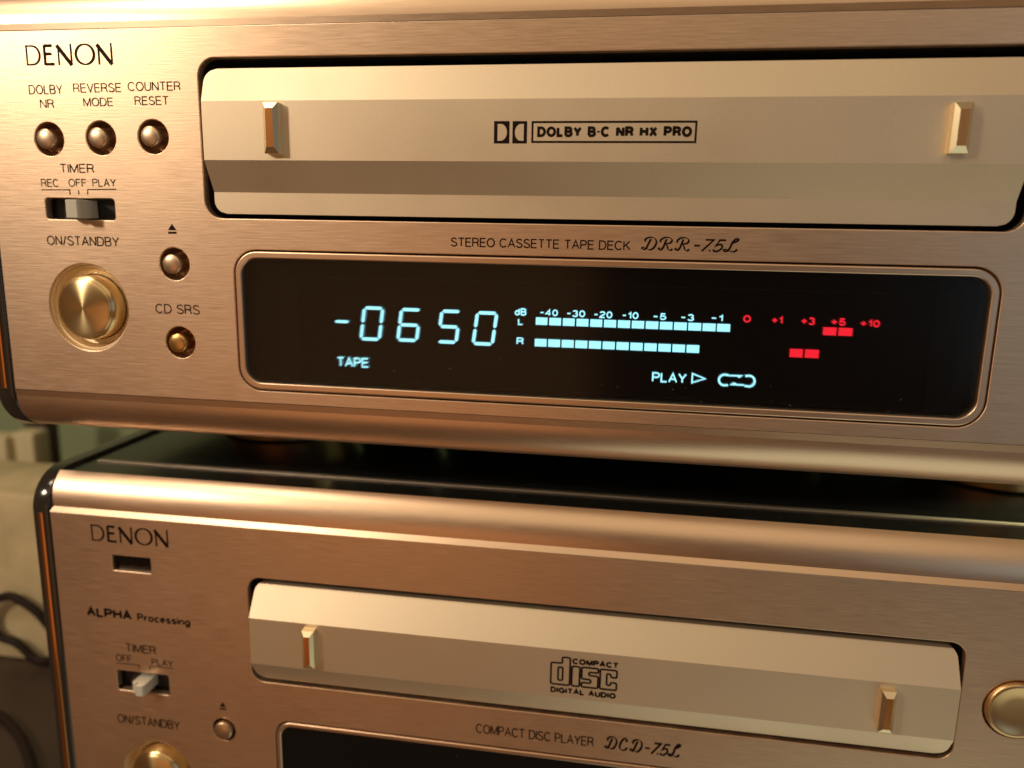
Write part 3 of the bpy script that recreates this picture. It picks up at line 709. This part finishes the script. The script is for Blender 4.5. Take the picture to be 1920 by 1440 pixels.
label('COMPACT DISC PLAYER', (892, 1376, 1358.5), (1113, 1398), DC, yi, M_ink, cpanel, .12)
script_label('DCD-7.5L', (1134, 1405, 1382), (1278, 1418), DC, yi, M_ink, cpanel)
lines([[(218, 1243), (261, 1247), (261, 1253)], [(281, 1256), (281, 1249), (325, 1253.5)]], DC, .2, yi, M_ink2, cpanel)
eject_mark(418, 1325.5, DC, yi, cpanel, 1.7)
push_button(cd, CB[0][0], CB[0][1], DC, YC, M_btn, 3.0, 2.3, 1.2)
power_knob(cd, CK[0], CK[1], DC, YC)
slide_switch(cd, cslot[0], cslot[1], YC, P(272, 1280, DC)[0], 3.8, 3.5, 2.8)
box('remote_sensor_window', ir[0][0]-.2, ir[1][0]+.2, YC+1.2, YC+2.4, ir[0][1]-.2, ir[1][1]+.2, plain('dark_red_sensor_plastic', (.008, .004, .003), .35, spec=.2), cd)
bx_, bz_ = P(*BIG, DC)
lathe('play_button', [(6.1, YC+3), (6.1, YC-.4), (5.7, YC-.8), (5.2, YC-.8), (4.8, YC-.55), (2.5, YC-.35), (0, YC-.3)], bx_, bz_, M_playb, cd, 72, 50)
lathe('button_recess', [(6.52, YC+.3), (6.5, YC+3), (0, YC+3.1)], bx_, bz_, M_recess, cd, 60)
cbez = plate('display_bezel', [rrect(ex0+.35, ex1-.35, ez0+.35, ez1-.35, 3.9), rrect(ex0+1.5, ex1-1.5, ez0+1.5, ez1-1.5, 2.9)], YC-.2, 3, M_trim, cd, .3, 40)
plate('bezel_groove', [rrect(ex0-.05, ex1+.05, ez0-.05, ez1+.05, 4.2), rrect(ex0+1.3, ex1-1.3, ez0+1.3, ez1-1.3, 3)], YC+1.6, .3, M_blackgap, cd, 0, None)
plate('display_pane', [rrect(ex0+1.45, ex1-1.45, ez0+1.45, ez1-1.45, 2.9)], YC+.3, .6, plain('unlit_display_glass', (.006, .006, .007), .08), cd, .15, None)

# ================================================================== clutter behind the stack, on the left
M_card = plain('tan_cardboard', (.62, .50, .30), .75, noise=.5, nscale=45, bump=.0002)
M_cream = plain('cream_plastic', (.62, .52, .33), .5, noise=.08, nscale=50)
M_cloth = plain('dark_brown_cloth', (.055, .035, .025), .9, noise=.3, nscale=200, bump=.0004)
M_cable = plain('dark_cable_rubber', (.018, .010, .007), .6, spec=.2)
crd = box('storage_box', -420, -150, 88, 125, -ZC+.3, -98, M_card, None, 1.5)
tag(crd, 'low tan cardboard box on the table behind the disc player', 'box')
def tube_mesh(name, pts, r, mat, closed=False):
    cu = bpy.data.curves.new('tmp', 'CURVE'); cu.dimensions = '3D'; cu.bevel_depth = r*MM; cu.bevel_resolution = 3; cu.resolution_u = 8
    sp = cu.splines.new('BEZIER'); sp.bezier_points.add(len(pts)-1); sp.use_cyclic_u = closed
    for b_, p in zip(sp.bezier_points, pts): b_.co = ((p[0]-pts[0][0])*MM, (p[1]-pts[0][1])*MM, (p[2]-pts[0][2])*MM); b_.handle_left_type = b_.handle_right_type = 'AUTO'
    o = bpy.data.objects.new('tmp', cu); C.objects.link(o); dg = bpy.context.evaluated_depsgraph_get(); dg.update()
    me = bpy.data.meshes.new_from_object(o.evaluated_get(dg)); bpy.data.objects.remove(o); bpy.data.curves.remove(cu); me.name = name; me.materials.clear()
    return link(name, me, mat, None, pts[0], 60)
def at(px, py, D): x, z = P(px, py, D); return (x, D-150, z)
tag(tube_mesh('cable_loop', [at(-25, 1160, 234), at(10, 1118, 234), at(45, 1130, 234), at(85, 1165, 234), at(110, 1215, 234), at(80, 1240, 234), at(30, 1205, 234), at(-5, 1190, 234)], 1.6, M_cable, True),
    'dark cable coiled in a loop against the tan cardboard box', 'cable')
def on_table(px, py, up=1.6):
    x, z = P(px, py, 1.0); D = -(ZC-up)/z
    return (x*D, D-150, -ZC+up)
tag(tube_mesh('power_cable', [on_table(-60, 1325), on_table(-10, 1338), on_table(25, 1365), on_table(48, 1405), on_table(62, 1455), on_table(75, 1500)], 1.4, M_cable),
    'black power cable lying on the table beside the disc player', 'cable')
# table clutter further back
def block_at(name, px0, px1, pyt, D, depth, mat, bev):
    x0 = P(px0, 850, D)[0]; x1 = P(px1, 850, D)[0]
    return box(name, x0, x1, D-150, D-150+depth, -ZC+.2, P((px0+px1)/2, pyt, D)[1], mat, None, bev)
tag(block_at('adapter', 22, 64, 812, 330, 12, M_cream, 2), 'narrow upright cream adapter block standing behind the cardboard box', 'adapter')
tag(block_at('adapter', -60, 12, 818, 325, 12, M_cream, 2), 'wide cream adapter block standing behind the outer end of the cardboard box', 'adapter')
tag(block_at('cloth_bundle', 46, 92, 768, 400, 12, M_cloth, 4), 'dark brown folded cloth bundle standing against the green wall', 'cloth')

# dust that has settled on the ledges and the pane
V = []; Fc = []
def fleck(x, y, z, r_, flat):
    n = random.randint(4, 6); b0 = len(V); a0 = random.random()*6
    for i in range(n):
        a = a0+2*pi*i/n; q = r_*random.uniform(.5, 1)
        V.append((x+q*1.4*cos(a), y+(q*sin(a) if flat else 0), z+(0 if flat else q*sin(a))))
    Fc.append(tuple(range(b0, b0+n)))
for i in range(46): fleck(random.uniform(XL+8, XR-5), -.02-.02*random.random(), random.uniform(ZB+.1, dz0-.2), random.uniform(.05, .13), False)
for i in range(26): fleck(random.uniform(dx0+6, dx1-6), GY-.03, dz0+1.9+abs(random.gauss(0, 2.5)), random.uniform(.04, .10), False)
for i in range(40): fleck(random.uniform(XL+4, XR-4), random.uniform(yb+.3, yl-1), ZTOP-.30, random.uniform(.06, .16), True)
for i in range(30): fleck(random.uniform(XL+8, XR-8), YC-.02, random.uniform(-143, zc_t-.5), random.uniform(.04, .09), False)
tag(obj('dust', V, Fc, plain('pale_dust', (.55, .48, .40), .9), None, (0, 0, 0)), 'pale dust flecks settled on the ledges of both decks', 'dust', kind='stuff')
